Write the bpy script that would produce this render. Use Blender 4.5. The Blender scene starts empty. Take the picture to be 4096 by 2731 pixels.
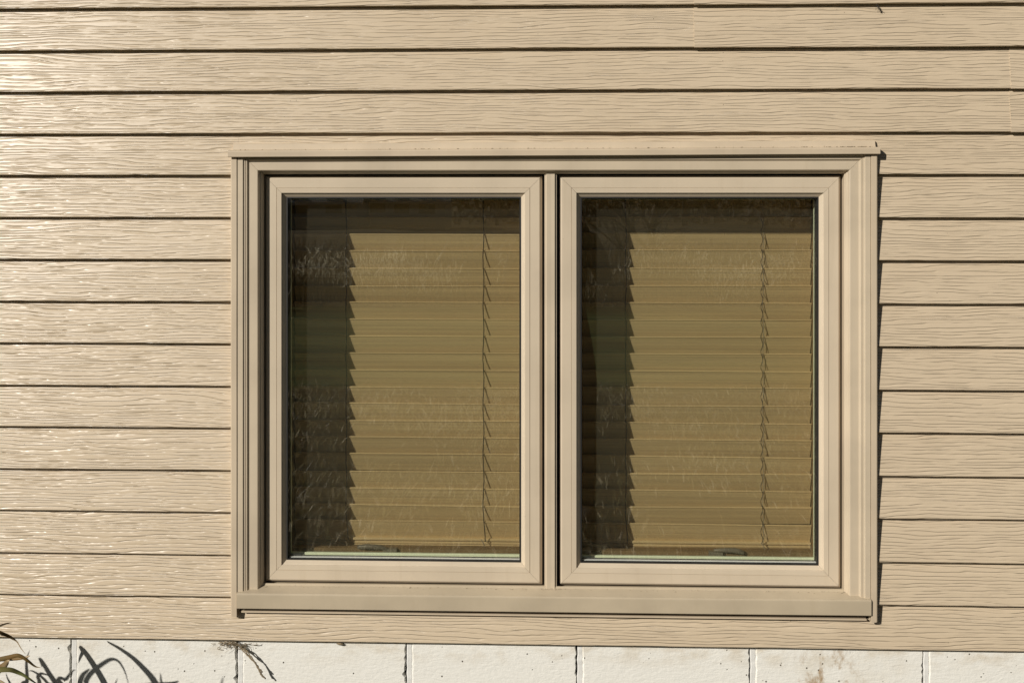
import bpy, math, random
from mathutils import Vector, Matrix, noise

SC = bpy.context.scene
COL = SC.collection
R = math.radians

# ------------------------------------------------------------------ camera
CAM_D, CAM_H, CAM_YAW = 2.75, 1.6, 2.067
cd = bpy.data.cameras.new('camera_view')
cam = bpy.data.objects.new('camera_view', cd)
COL.objects.link(cam)
cam.location = (0, -CAM_D, CAM_H)
cam.rotation_euler = (R(90), 0, R(CAM_YAW))
cd.sensor_width = 36
cd.lens = 4600 / 4096 * 36
cd.shift_y = -555.5 / 4096
cd.clip_start = 0.01
cd.clip_end = 2000
SC.camera = cam

# ------------------------------------------------------------------ sky and sun
SX, SZ = 0.85, 0.60                        # light travels (SX, 1, -SZ)
SUN_EL = math.atan2(SZ, math.hypot(SX, 1))
SUN_AZ = math.atan2(-SX, -1)               # clockwise from +Y
world = bpy.data.worlds.new('World')
SC.world = world
world.use_nodes = True
wn = world.node_tree
bg = wn.nodes['Background']
sky = wn.nodes.new('ShaderNodeTexSky')
sky.sky_type = 'NISHITA'
sky.sun_disc = False
sky.sun_elevation = SUN_EL
sky.sun_rotation = SUN_AZ % (2 * math.pi)
sky.altitude = 200
wn.links.new(sky.outputs[0], bg.inputs[0])
bg.inputs[1].default_value = 0.023
sd = bpy.data.lights.new('sun', 'SUN')
sd.energy = 4.4
sd.angle = R(0.5)
sd.color = (1.0, 0.953, 0.872)
sun = bpy.data.objects.new('sun', sd)
COL.objects.link(sun)
sun.location = (-6, -7, 6)
sun.rotation_euler = Vector((SX, 1, -SZ)).to_track_quat('-Z', 'Y').to_euler()
SC.view_settings.view_transform = 'Standard'
SC.view_settings.look = 'None'
SC.view_settings.exposure = 0.0
SC.view_settings.gamma = 1
SC.view_settings.use_curve_mapping = False
SC.render.engine = 'CYCLES'
SC.cycles.transparent_max_bounces = 40
SC.cycles.max_bounces = 10
SC.cycles.use_denoising = True
SC.cycles.denoiser = 'OPENIMAGEDENOISE'
SC.cycles.denoising_input_passes = 'RGB_ALBEDO_NORMAL'
SC.cycles.denoising_prefilter = 'ACCURATE'
SC.cycles.sample_clamp_indirect = 4

random.seed(7)


# ------------------------------------------------------------------ helpers
def tag(o, label=None, cat=None, group=None, kind=None):
    if label: o['label'] = label
    if cat: o['category'] = cat
    if group: o['group'] = group
    if kind: o['kind'] = kind
    return o


def empty(name, loc=(0, 0, 0), parent=None):
    o = bpy.data.objects.new(name, None)
    COL.objects.link(o)
    o.location = loc
    o.empty_display_size = 0.05
    if parent: o.parent = parent
    return o


def wloc(o):
    v = Vector((0, 0, 0))
    while o:
        v = v + o.location
        o = o.parent
    return v


class MB:
    """collects vertices and faces in world coordinates; build() makes one mesh object"""

    def __init__(self):
        self.v, self.f = [], []

    def add(self, verts, faces):
        n = len(self.v)
        self.v += [tuple(p) for p in verts]
        self.f += [tuple(i + n for i in q) for q in faces]

    def box(self, x0, x1, y0, y1, z0, z1):
        self.add([(x0, y0, z0), (x1, y0, z0), (x1, y1, z0), (x0, y1, z0),
                  (x0, y0, z1), (x1, y0, z1), (x1, y1, z1), (x0, y1, z1)],
                 [(0, 3, 2, 1), (4, 5, 6, 7), (0, 1, 5, 4), (1, 2, 6, 5), (2, 3, 7, 6), (3, 0, 4, 7)])

    def loft(self, rings, caps=True):
        k = len(rings[0])
        n = len(rings)
        vs = [p for r in rings for p in r]
        fs = []
        for i in range(n - 1):
            for j in range(k):
                a, b = i * k + j, i * k + (j + 1) % k
                fs.append((a, b, b + k, a + k))
        if caps:
            fs.append(tuple(range(k - 1, -1, -1)))
            fs.append(tuple((n - 1) * k + j for j in range(k)))
        self.add(vs, fs)

    def tube(self, pts, rad, sides=6):
        pts = [Vector(p) for p in pts]
        rings = []
        up = Vector((0.13, 0.31, 0.94))
        for i, p in enumerate(pts):
            a = pts[max(i - 1, 0)]
            b = pts[min(i + 1, len(pts) - 1)]
            d = (b - a).normalized()
            s = d.cross(up)
            if s.length < 1e-4: s = d.cross(Vector((1, 0, 0)))
            s.normalize()
            t = s.cross(d)
            r = rad[i] if isinstance(rad, (list, tuple)) else rad
            rings.append([p + s * (r * math.cos(2 * math.pi * j / sides)) + t * (r * math.sin(2 * math.pi * j / sides))
                          for j in range(sides)])
        self.loft(rings)

    def build(self, name, mat, parent=None, smooth=False, loc=None):
        import bmesh
        me = bpy.data.meshes.new(name)
        off = wloc(parent) if parent else Vector(loc or (0, 0, 0))
        me.from_pydata([(x - off.x, y - off.y, z - off.z) for x, y, z in self.v], [], self.f)
        bm = bmesh.new()
        bm.from_mesh(me)
        bmesh.ops.recalc_face_normals(bm, faces=bm.faces)
        bm.to_mesh(me)
        bm.free()
        for m in (mat if isinstance(mat, (list, tuple)) else [mat]): me.materials.append(m)
        if smooth:
            for p in me.polygons: p.use_smooth = True
        o = bpy.data.objects.new(name, me)
        COL.objects.link(o)
        if parent:
            o.parent = parent
        elif loc:
            o.location = loc
        return o


def seen(u, v, y):
    """world x, z of the photograph's point (u, v) where it lies at depth y (used for measuring)"""
    xc, up = (u - 2048) / 4600, (810 - v) / 4600
    s, c = math.sin(R(CAM_YAW)), math.cos(R(CAM_YAW))
    t = (y + CAM_D) / (c + xc * s)
    return (-s + xc * c) * t, CAM_H + up * t


def catmull(pts, n):
    pts = [Vector(p) for p in pts]
    P = [pts[0] * 2 - pts[1]] + pts + [pts[-1] * 2 - pts[-2]]
    out = []
    for i in range(1, len(P) - 2):
        for k in range(n):
            t = k / n
            a, b, c, d = P[i - 1], P[i], P[i + 1], P[i + 2]
            out.append(0.5 * ((2 * b) + (c - a) * t + (2 * a - 5 * b + 4 * c - d) * t * t + (3 * b - a - 3 * c + d) * t ** 3))
    out.append(P[-2])
    return out


# ------------------------------------------------------------------ materials
class NT:
    def __init__(self, name):
        self.m = bpy.data.materials.new(name)
        self.m.use_nodes = True
        self.t = self.m.node_tree
        self.b = self.t.nodes['Principled BSDF']
        self.out = self.t.nodes['Material Output']

    def n(self, typ, **kw):
        o = self.t.nodes.new('ShaderNode' + typ)
        for k, v in kw.items(): setattr(o, k, v)
        return o

    def l(self, a, b):
        self.t.links.new(a, b)

    def math(self, op, a, b=None, c=None):
        o = self.n('Math', operation=op)
        for i, x in enumerate((a, b, c)):
            if x is None: continue
            if isinstance(x, (int, float)): o.inputs[i].default_value = x
            else: self.l(x, o.inputs[i])
        return o.outputs[0]

    def pos(self, scale, random_shift=0.0, obj=False):
        g = self.n('NewGeometry').outputs['Position']
        if obj: g = self.n('TexCoord').outputs['Object']
        if random_shift:
            oi = self.n('ObjectInfo').outputs['Random']
            sc = self.n('VectorMath', operation='SCALE')
            sc.inputs[0].default_value = (random_shift, random_shift * .37, random_shift * .73)
            self.l(oi, sc.inputs['Scale'])
            ad = self.n('VectorMath', operation='ADD')
            self.l(g, ad.inputs[0]); self.l(sc.outputs[0], ad.inputs[1])
            g = ad.outputs[0]
        mu = self.n('VectorMath', operation='MULTIPLY')
        self.l(g, mu.inputs[0]); mu.inputs[1].default_value = scale
        return mu.outputs[0]

    def noise(self, vec, scale=1.0, detail=3.0, rough=0.55, dist=0.0):
        o = self.n('TexNoise')
        self.l(vec, o.inputs['Vector'])
        o.inputs['Scale'].default_value = scale
        o.inputs['Detail'].default_value = detail
        o.inputs['Roughness'].default_value = rough
        o.inputs['Distortion'].default_value = dist
        return o.outputs[0]

    def rng(self, x, a, b, c=0.0, d=1.0, smooth=True):
        o = self.n('MapRange')
        if smooth: o.interpolation_type = 'SMOOTHSTEP'
        self.l(x, o.inputs[0])
        for i, v in enumerate((a, b, c, d)): o.inputs[i + 1].default_value = v
        return o.outputs[0]

    def mix(self, fac, a, b):
        o = self.n('Mix', data_type='RGBA')
        if isinstance(fac, (int, float)): o.inputs[0].default_value = fac
        else: self.l(fac, o.inputs[0])
        for i, x in ((6, a), (7, b)):
            if isinstance(x, (tuple, list)): o.inputs[i].default_value = (*x, 1)
            else: self.l(x, o.inputs[i])
        return o.outputs[2]

    def bump(self, h, dist, strength=1.0):
        o = self.n('Bump')
        o.inputs['Strength'].default_value = strength
        o.inputs['Distance'].default_value = dist
        self.l(h, o.inputs['Height'])
        self.l(o.outputs[0], self.b.inputs['Normal'])
        return o

    def set(self, color=None, rough=None, spec=None, metal=None):
        if color is not None:
            if isinstance(color, (tuple, list)): self.b.inputs['Base Color'].default_value = (*color, 1)
            else: self.l(color, self.b.inputs['Base Color'])
        if rough is not None:
            if isinstance(rough, (int, float)): self.b.inputs['Roughness'].default_value = rough
            else: self.l(rough, self.b.inputs['Roughness'])
        if spec is not None: self.b.inputs['Specular IOR Level'].default_value = spec
        if metal is not None: self.b.inputs['Metallic'].default_value = metal
        return self.m


def mat_siding():
    k = NT('tan_vinyl_woodgrain')
    p = k.pos((1, 1, 1), 40.0)
    sep = k.n('SeparateXYZ'); k.l(p, sep.inputs[0])
    def stretched(sx, sz):
        mu = k.n('VectorMath', operation='MULTIPLY'); k.l(p, mu.inputs[0]); mu.inputs[1].default_value = (sx, 1, sz)
        return mu.outputs[0]
    n1 = k.noise(stretched(2.6, 19), 1, 3.0, .5)
    n1b = k.noise(stretched(14, 48), 1, 2.0, .5)
    h = k.math('MULTIPLY', sep.outputs[2], 124.0)
    h = k.math('MULTIPLY_ADD', n1, 5.2, h)
    h = k.math('MULTIPLY_ADD', n1b, 0.6, h)
    fr = k.math('FRACT', h)
    # a saw-tooth groove: sharp on one flank, soft on the other
    g1 = k.rng(fr, 0.0, 0.30)
    g2 = k.rng(fr, 0.31, 0.50, 1, 0)
    groove = k.math('MULTIPLY', g1, g2)
    mask = k.rng(k.noise(stretched(13, 80), 1, 2.0), .35, .54, 0.16, 1.0)
    groove = k.math('MULTIPLY', groove, mask)
    ridge = k.math('MULTIPLY', k.math('MULTIPLY', k.rng(fr, .34, .54), k.rng(fr, .54, .98, 1, 0)), mask)
    h2 = k.math('MULTIPLY', sep.outputs[2], 215.0)
    h2 = k.math('MULTIPLY_ADD', k.noise(stretched(3.4, 30), 1, 3.0, .5), 7.0, h2)
    fine = k.rng(k.math('PINGPONG', h2, .5), .0, .22, 1, 0)
    fine = k.math('MULTIPLY', fine, k.rng(k.noise(stretched(11, 60), 1, 2.0), .46, .62))
    broad = k.noise(stretched(5, 40), 1, 2.0)
    hh = k.math('MULTIPLY', groove, -1.0)
    hh = k.math('MULTIPLY_ADD', ridge, .18, hh)
    hh = k.math('MULTIPLY_ADD', broad, .3, hh)
    hh = k.math('MULTIPLY_ADD', fine, -.38, hh)
    k.bump(hh, .00135, 1.0)
    k.b.inputs['Coat Weight'].default_value = .0
    k.b.inputs['Coat Roughness'].default_value = .27
    dirt = k.rng(k.noise(k.pos((3, 3, 5)), 1, 4.0), .35, .75, 0, 1)
    col = k.mix(dirt, (.580, .470, .336), (.548, .440, .310))
    # fine fly specks
    vo = k.n('TexVoronoi'); k.l(k.pos((45, 45, 45)), vo.inputs['Vector']); vo.inputs['Scale'].default_value = 1
    dot = k.rng(vo.outputs['Distance'], .035, .055, 1, 0)
    pick = k.math('GREATER_THAN', k.noise(k.pos((9, 9, 9)), 1, 1), .60)
    dot = k.math('MULTIPLY', dot, pick)
    col = k.mix(k.math('MULTIPLY', dot, .8), col, (.05, .035, .02))
    return k.set(col, k.rng(k.noise(k.pos((2, 2, 30)), 1, 2), .3, .7, .28, .34), .72)


def mat_trim(name, c, rough=.38, var=.06):
    k = NT(name)
    n = k.noise(k.pos((6, 6, 6)), 1, 4.0)
    c2 = tuple(x * (1 - var * 2) for x in c)
    col = k.mix(k.rng(n, .35, .7), c, c2)
    runs = k.rng(k.noise(k.pos((55, 55, 4)), 1, 3.0, .6), .5, .8, 0, .16)
    col = k.mix(runs, col, (.40, .31, .20))
    vo = k.n('TexVoronoi'); k.l(k.pos((60, 60, 60)), vo.inputs['Vector']); vo.inputs['Scale'].default_value = 1
    dot = k.math('MULTIPLY', k.rng(vo.outputs['Distance'], .03, .05, .7, 0), k.math('GREATER_THAN', k.noise(k.pos((7, 7, 7)), 1, 1), .62))
    col = k.mix(dot, col, (.07, .05, .03))
    k.bump(k.noise(k.pos((14, 14, 14)), 1, 3.0), .0016, .4)
    return k.set(col, rough, .5)


def mat_block():
    k = NT('white_painted_block')
    p = k.pos((1, 1, 1), 13.0)
    def sc(a, b, c):
        mu = k.n('VectorMath', operation='MULTIPLY'); k.l(p, mu.inputs[0]); mu.inputs[1].default_value = (a, b, c)
        return mu.outputs[0]
    mp = k.n('Mapping'); k.l(p, mp.inputs['Vector']); mp.inputs['Rotation'].default_value = (0, .35, 0); mp.inputs['Scale'].default_value = (38, 60, 150)
    wob = k.n('VectorMath', operation='MULTIPLY_ADD'); k.l(k.n('TexNoise').outputs['Color'], wob.inputs[0])
    wob.inputs[1].default_value = (5, 5, 9); k.l(mp.outputs[0], wob.inputs[2])
    nz = wob.inputs[0].links[0].from_node; k.l(sc(5, 5, 5), nz.inputs['Vector']); nz.inputs['Scale'].default_value = 1
    brush = k.noise(wob.outputs[0], 1, 3.0, .6, .5)
    lump = k.noise(sc(95, 95, 95), 1, 3.0, .6)
    pit = k.n('TexVoronoi'); k.l(sc(62, 62, 62), pit.inputs['Vector']); pit.inputs['Scale'].default_value = 1
    few = k.math('GREATER_THAN', k.noise(sc(23, 23, 23), 1, 1), .56)
    hole = k.math('MULTIPLY', k.rng(pit.outputs['Distance'], .07, .15, 1, 0), few)
    h = k.math('MULTIPLY_ADD', lump, .8, k.math('MULTIPLY', brush, 1.0))
    h = k.math('MULTIPLY_ADD', hole, -1.3, h)
    k.bump(h, .0011, 1.0)
    wear = k.rng(k.noise(sc(8, 8, 8), 1, 5.0), .52, .78)
    col = k.mix(k.math('MULTIPLY', wear, .35), (.755, .735, .680), (.63, .575, .47))
    col = k.mix(k.math('MULTIPLY', hole, .95), col, (.07, .05, .03))
    # rusty run-off stain below the siding, a little right of the window
    g = k.n('NewGeometry').outputs['Position']
    d = k.n('VectorMath', operation='MULTIPLY_ADD'); k.l(g, d.inputs[0])
    d.inputs[1].default_value = (6.5, 1, 6.5); d.inputs[2].default_value = (-.655 * 6.5, 0, -.475 * 6.5)
    ln = k.n('VectorMath', operation='LENGTH'); k.l(d.outputs[0], ln.inputs[0])
    st = k.rng(ln.outputs['Value'], .15, .75, 1, 0)
    st = k.math('MULTIPLY', st, k.rng(k.noise(sc(40, 40, 25), 1, 5.0, .7), .45, .66))
    col = k.mix(k.math('MULTIPLY', st, .95), col, (.36, .25, .14))
    # dirt washed along the top edge
    sp = k.n('SeparateXYZ'); k.l(g, sp.inputs[0])
    top = k.math('MULTIPLY', k.rng(sp.outputs[2], .47, .535), k.rng(k.noise(sc(18, 18, 30), 1, 4.0), .42, .75))
    col = k.mix(k.math('MULTIPLY', top, .55), col, (.50, .41, .28))
    return k.set(col, .62, .35)


def mat_plain(name, c, rough=.6, spec=.4, metal=0.0, var=.25, sc=(30, 30, 30), bump=0.0):
    k = NT(name)
    n = k.noise(k.pos(sc), 1, 4.0)
    col = k.mix(k.rng(n, .3, .7), c, tuple(x * (1 - var) for x in c))
    if bump: k.bump(n, bump, .7)
    return k.set(col, rough, spec, metal)


def mat_glass():
    k = NT('window_glass')
    lw = k.n('LayerWeight'); lw.inputs[0].default_value = .5
    f = k.math('POWER', lw.outputs['Facing'], 5.0)
    f = k.math('MULTIPLY_ADD', f, .95, .056)
    tr = k.n('BsdfTransparent'); tr.inputs[0].default_value = (.985, .986, .965, 1)
    gl = k.n('BsdfGlossy'); gl.inputs['Roughness'].default_value = 0.0
    gl.inputs[0].default_value = (1, 1, 1, 1)
    # slight waviness of real float glass
    bp = k.n('Bump'); bp.inputs['Distance'].default_value = .002; bp.inputs['Strength'].default_value = .12
    k.l(k.noise(k.pos((3.5, 3.5, 3.5)), 1, 1.0), bp.inputs['Height'])
    k.l(bp.outputs[0], gl.inputs['Normal'])
    mx = k.n('MixShader')
    k.l(f, mx.inputs[0]); k.l(tr.outputs[0], mx.inputs[1]); k.l(gl.outputs[0], mx.inputs[2])
    # dust and wiped streaks sitting on the pane
    du = k.n('BsdfDiffuse'); du.inputs[0].default_value = (.55, .5, .42, 1)
    film = k.rng(k.noise(k.pos((4, 4, 3)), 1, 5.0, .6, 1.2), .55, .85, .0, .0025)
    vo = k.n('TexVoronoi'); k.l(k.pos((55, 55, 55)), vo.inputs['Vector']); vo.inputs['Scale'].default_value = 1
    sp = k.math('MULTIPLY', k.rng(vo.outputs['Distance'], .02, .05, .5, 0), k.math('GREATER_THAN', k.noise(k.pos((11, 11, 11)), 1, 1), .6))
    mx2 = k.n('MixShader')
    k.l(k.math('ADD', film, sp), mx2.inputs[0]); k.l(mx.outputs[0], mx2.inputs[1]); k.l(du.outputs[0], mx2.inputs[2])
    k.l(mx2.outputs[0], k.out.inputs[0])
    return k.m


def mat_screen():
    k = NT('insect_screen_mesh')
    tr = k.n('BsdfTransparent')
    di = k.n('BsdfDiffuse'); di.inputs[0].default_value = (.080, .072, .060, 1)
    sp = k.n('SeparateXYZ'); k.l(k.n('NewGeometry').outputs['Position'], sp.inputs[0])
    # woven wires are finer than a pixel: an even veil with the weave's uneven tension
    f = k.rng(k.noise(k.pos((1.2, 2, 210)), 1, 3.0), .3, .7, .22, .34)
    mx = k.n('MixShader')
    k.l(f, mx.inputs[0]); k.l(tr.outputs[0], mx.inputs[1]); k.l(di.outputs[0], mx.inputs[2])
    k.l(mx.outputs[0], k.out.inputs[0])
    return k.m


def mat_blade(name, a, b, c, thin=0.0):
    k = NT(name)
    n = k.noise(k.pos((35, 35, 9)), 1, 3.0)
    m = k.noise(k.pos((7, 7, 7)), 1, 2.0)
    col = k.mix(k.rng(n, .35, .65), a, b)
    col = k.mix(k.rng(m, .5, .68), col, c)
    if thin:
        tl = k.n('BsdfTranslucent'); k.l(col, tl.inputs[0])
        mx = k.n('MixShader'); mx.inputs[0].default_value = thin
        k.l(k.b.outputs[0], mx.inputs[1]); k.l(tl.outputs[0], mx.inputs[2]); k.l(mx.outputs[0], k.out.inputs[0])
    return k.set(col, .5, .35)


M = dict(
    siding=mat_siding(),
    casing=mat_trim('tan_painted_casing', (.552, .458, .336)),
    sash=mat_trim('tan_painted_sash', (.572, .478, .358), .36, .04),
    sill=mat_trim('tan_painted_sill', (.495, .410, .292), .42, .07),
    channel=mat_trim('tan_vinyl_channel', (.562, .457, .331), .40),
    block=mat_block(),
    mortar=mat_plain('painted_mortar', (.75, .738, .705), .62, .35, 0, .10, (60, 60, 60), .0015),
    crack=mat_plain('dark_crack_filler', (.05, .04, .03), .9, .2),
    glass=mat_glass(),
    mesh=mat_screen(),
    screenframe=mat_plain('pale_screen_frame', (.76, .83, .64), .4, .5, 0, .05),
    gasket=mat_plain('black_rubber_gasket', (.020, .019, .018), .5, .5),
    spacer=mat_plain('aluminium_spacer', (.85, .86, .86), .35, .6, .2, .05),
    wood=mat_plain('oak_jamb', (.36, .24, .12), .5, .4, 0, .3, (12, 12, 90)),
    slat=mat_plain('oak_blind_slat', (.80, .605, .330), .42, .5, 0, .10, (2.0, 30, 200)),
    cord=mat_plain('grey_cord', (.045, .04, .032), .8, .2),
    cordlight=mat_plain('pale_cord', (.42, .36, .27), .8, .2),
    crank=mat_plain('bronze_crank', (.27, .235, .18), .45, .4, .1, .15),
    inner=mat_plain('room_plaster', (.13, .12, .10), .9, .2),
    sheath=mat_plain('sheathing_board', (.18, .13, .08), .9, .2),
    lawn=mat_plain('lawn_turf', (.120, .150, .050), 1.0, .03, 0, .62, (.30, 1.9, 1)),  # stretched dark streaks in the colour stand in for tree shadows on the grass
    bed=mat_plain('rough_grass_ground', (.034, .036, .018), 1.0, .03, 0, .55, (2.2, 2.2, 2.2)),
    field=mat_plain('dry_field', (.150, .118, .070), 1.0, .03, 0, .5, (.12, .12, .12)),
    lawnblade=mat_blade('lawn_blades', (.08, .10, .035), (.40, .34, .20), (.72, .64, .46), .55),
    dry=mat_blade('tall_dry_grass', (.07, .055, .032), (.12, .095, .058), (.04, .03, .018), .18),
    straw=mat_blade('bright_straw', (.74, .66, .50), (.82, .75, .60), (.6, .5, .34), .55),
    bark=mat_plain('grey_bark', (.11, .09, .07), .9, .2, 0, .4, (20, 20, 8)),
    twig=mat_plain('brown_twigs', (.085, .066, .048), .9, .2, 0, .4, (2, 2, 2)),
    blade=mat_blade('curled_grass_blade', (.20, .115, .035), (.15, .10, .032), (.44, .33, .19)),
    bladegreen=mat_blade('green_grass_blade', (.14, .135, .045), (.11, .12, .035), (.32, .24, .10)),
    bladedry=mat_blade('bleached_grass_blade', (.46, .37, .24), (.33, .235, .12), (.24, .15, .06)),
    root=mat_plain('dry_root', (.33, .26, .17), .9, .2, 0, .5, (150, 150, 150), .002),
    fly=mat_plain('insect_body', (.02, .015, .012), .4, .5),
    wing=mat_plain('insect_wing', (.16, .13, .09), .3, .5),
    housewall=mat_plain('pale_house_wall', (.55, .52, .46), .8, .3),
    roof=mat_plain('grey_shingle_roof', (.60, .59, .57), .8, .3),
    darkglass=mat_plain('dark_pane', (.03, .035, .04), .1, .5),
    skin=mat_plain('skin', (.48, .30, .21), .5, .4, 0, .08),
    jacket=mat_plain('dark_jacket', (.022, .022, .026), .9, .05, 0, .3),
    trousers=mat_plain('dark_trousers', (.028, .030, .040), .9, .05, 0, .3),
    hair=mat_plain('dark_hair', (.025, .017, .012), .6, .3),
    black=mat_plain('black_camera_body', (.015, .015, .015), .4, .5),
)

# ------------------------------------------------------------------ ground
def ground_sheet(name, mat, x0, x1, y0, y1, nx, ny, zf):
    b = MB()
    vs = [(x0 + (x1 - x0) * i / nx, y0 + (y1 - y0) * j / ny) for j in range(ny + 1) for i in range(nx + 1)]
    b.add([(x, y, zf(x, y)) for x, y in vs],
          [(j * (nx + 1) + i, j * (nx + 1) + i + 1, (j + 1) * (nx + 1) + i + 1, (j + 1) * (nx + 1) + i)
           for j in range(ny) for i in range(nx)])
    return tag(b.build(name, mat, smooth=True), kind='structure')


def land(x, y):
    far = max(0.0, -y - 22)
    return -.004 + 14 * max(0.0, (far - 110) / 400) ** 1.2 + (.25 * noise.noise((x * .05, y * .05, 0)) * min(1, far / 10))


ground_sheet('field', M['field'], -600, 600, -600, 600, 120, 120, land)
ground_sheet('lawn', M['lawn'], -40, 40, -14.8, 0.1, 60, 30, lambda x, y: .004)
ground_sheet('rough_ground', M['bed'], -30, 30, -6.9, 0.1, 60, 30, lambda x, y: .009)

# ------------------------------------------------------------------ foundation of painted blocks
fw = tag(empty('foundation_wall', (0, .1, 0)), 'white painted concrete block foundation wall under the tan siding', 'foundation wall')
JX = [-1.177, -.7673, -.3551, .0564, .4697, .8789]
FY = .0175


def rough_block(x0, x1, z0, z1, seed, parent):
    """block whose ends wander a little, as broken and painted arrises do"""
    rnd = random.Random(seed)
    n = 26
    left = [x0 + rnd.uniform(-.0009, .0012) for _ in range(n + 1)]
    right = [x1 + rnd.uniform(-.0034, .0010) for _ in range(n + 1)]
    for _ in range(2):                      # a few chipped spots on the right-hand edge
        i = rnd.randrange(1, n)
        right[i] -= rnd.uniform(.003, .007)
    b = MB()
    rings = []
    for i in range(n + 1):
        z = z0 + (z1 - z0) * i / n
        dy = 0.0
        rings.append([(left[i], FY + .003 + dy, z), (left[i] + .003, FY + dy, z), (right[i] - .002, FY + dy, z),
                      (right[i], FY + .0025 + dy, z), (right[i], FY + .18, z), (left[i], FY + .18, z)])
    b.loft(rings)
    return b.build('concrete_block', M['block'], parent)


def mortar_strip(x0, x1, z0, z1, seed, parent):
    rnd = random.Random(seed)
    b = MB()
    rings = []
    n = 16
    for i in range(n + 1):
        z = z0 + (z1 - z0) * i / n
        w = rnd.uniform(-.0008, .0008)
        dy = rnd.uniform(-.0005, .0008)
        rings.append([(x0 + w, FY + .012, z), (x0 + w, FY + .003 + dy, z), (x0 + .002 + w, FY + .0016 + dy, z),
                      (x1 - .002, FY + .0022 + dy, z), (x1 + .002, FY + .004, z), (x1 + .002, FY + .15, z), (x0 + w, FY + .15, z)])
    b.loft(rings)
    return b.build('mortar_joint', M['mortar'], parent)


for row, (zb, zt) in enumerate(((.337, .539), (.134, .327), (-.08, .124))):
    off = .2055 * (row % 2)
    jx = [JX[0] + off - .411 * k for k in range(4, 0, -1)] + [j + off for j in JX] + [JX[-1] + off + .411 * k for k in range(1, 5)]
    for i in range(len(jx) - 1):
        rough_block(jx[i] + .0135, jx[i + 1] - .0009, zb, zt, 31 * row + i, fw)
        mortar_strip(jx[i] + .0008, jx[i] + .0135, zb, zt, 900 + 31 * row + i, fw)
    if row < 2:
        b = MB(); b.box(-2.8, 2.5, FY + .0025, FY + .15, zb - .010, zb)
        b.build('mortar_joint', M['mortar'], fw)
b = MB(); b.box(-2.8, 2.5, FY + .16, FY + .2, 0, .539); b.build('wall_core', M['crack'], fw)

# ------------------------------------------------------------------ siding wall
sw = tag(empty('siding_wall', (0, .02, .54)), 'tan woodgrain clapboard house wall around the window', 'house wall')
ZC = [2.0715, 1.969, 1.8692, 1.7669, 1.6666, 1.5644, 1.4629, 1.3608, 1.2598, 1.157, 1.0563, .9535, .853, .7496, .6486, .5432]
PITCH = .1018
XL, XR = -2.7, 2.4
LAP = .0166


def plank(name, z0, z1, pieces, seed, parent, proud=0.0):
    """one clapboard course: folded sheet, face leaning out to a butt edge. pieces: (x0, x1, zlow, zhigh) or None"""
    ph = seed * 1.7
    b = MB()
    for (x0, x1, zl, zh) in pieces:
        n = max(2, int((x1 - x0) / .06))
        rings = []
        for i in range(n + 1):
            x = x0 + (x1 - x0) * i / n
            wob = .0007 * noise.noise((x * 1.6 + ph, ph, 0)) + .0004 * noise.noise((x * 6 + ph, 3 + ph, 0))
            by = .0010 * noise.noise((x * 2.3 + ph, 9.1, ph))
            a, c = z0 + wob, z1 + .011
            fy = lambda z: by - proud + LAP * max(0, (z - a)) / (c - a)
            lo = a if zl is None else zl
            hi = c if zh is None else zh
            if zl is None:
                rings.append([(x, .0140 - proud, lo), (x, .0022 + by - proud, lo), (x, .0007 + by - proud, lo + .0006), (x, by - proud, lo + .0022),
                              (x, fy((lo + hi) / 2) - .0006 + .0004 * noise.noise((x * 3 + ph, 5, ph)), (lo + hi) / 2),
                              (x, fy(hi), hi), (x, fy(hi) + .001, hi), (x, .0012 + by - proud, lo + .0024), (x, .0140 - proud, lo + .001)])
            else:
                rings.append([(x, fy(lo), lo), (x, fy(hi), hi), (x, fy(hi) + .001, hi), (x, fy(lo) + .001, lo)])
        b.loft(rings)
    return b.build(name, M['siding'], parent)


courses = [ZC[0] + PITCH * k for k in range(6, 0, -1)] + ZC
for i, z in enumerate(courses):
    if i == 0: continue
    zt = courses[i - 1]
    c = i - 6                               # 0 = highest course whose butt shows in the photograph
    if c in (0, 1):
        xj = .335
        plank('siding_plank', z, zt, [(XL, xj + .02, None, None)], i, sw)
        plank('siding_plank', z - .0012, zt, [(xj, XR, None, None)], i, sw, .0016)
    elif c in (2, 3):
        xj = 1.078
        plank('siding_plank', z, zt, [(XL, xj + .02, None, None)], i, sw)
        plank('siding_plank', z - .0014, zt, [(xj, XR, None, None)], i, sw, .0016)
    elif c == 4:
        plank('siding_plank', z, zt, [(XL, -.764, None, None), (.751, XR, None, None), (-.764, .751, 1.730, None)], i, sw)
    elif 5 <= c <= 14:
        plank('siding_plank', z, zt, [(XL, -.764, None, None)], i + 40, sw)
        plank('siding_plank', z, zt, [(.751, XR, None, None)], i + 80, sw)
    elif c == 15:
        b_ = [(XL, XR, None, .6125), (XL, -.764, .6125, None), (.751, XR, .6125, None)]
        plank('siding_plank', z, zt, b_, i, sw)
    else:
        plank('siding_plank', z, zt, [(XL, XR, None, None)], i, sw)
for (x0, x1, z0, z1) in ((-2.8, -.775, .545, 2.72), (.765, 2.5, .545, 2.72), (-.775, .765, 1.735, 2.72), (-.775, .765, .545, .62)):
    b = MB(); b.box(x0, x1, .0200, .12, z0, z1); b.build('sheathing', M['sheath'], sw)

# room behind the window
b = MB()
b.box(-2.8, 2.5, 3.0, 3.1, .2, 2.72)
b.box(-2.8, -2.7, .125, 3.0, .2, 2.72)
b.box(2.4, 2.5, .125, 3.0, .2, 2.72)
b.box(-2.8, 2.5, .125, 3.1, 2.721, 2.8)
b.box(-2.8, 2.5, .22, 3.1, .12, .2)
tag(b.build('room', M['inner']), kind='structure')

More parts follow.
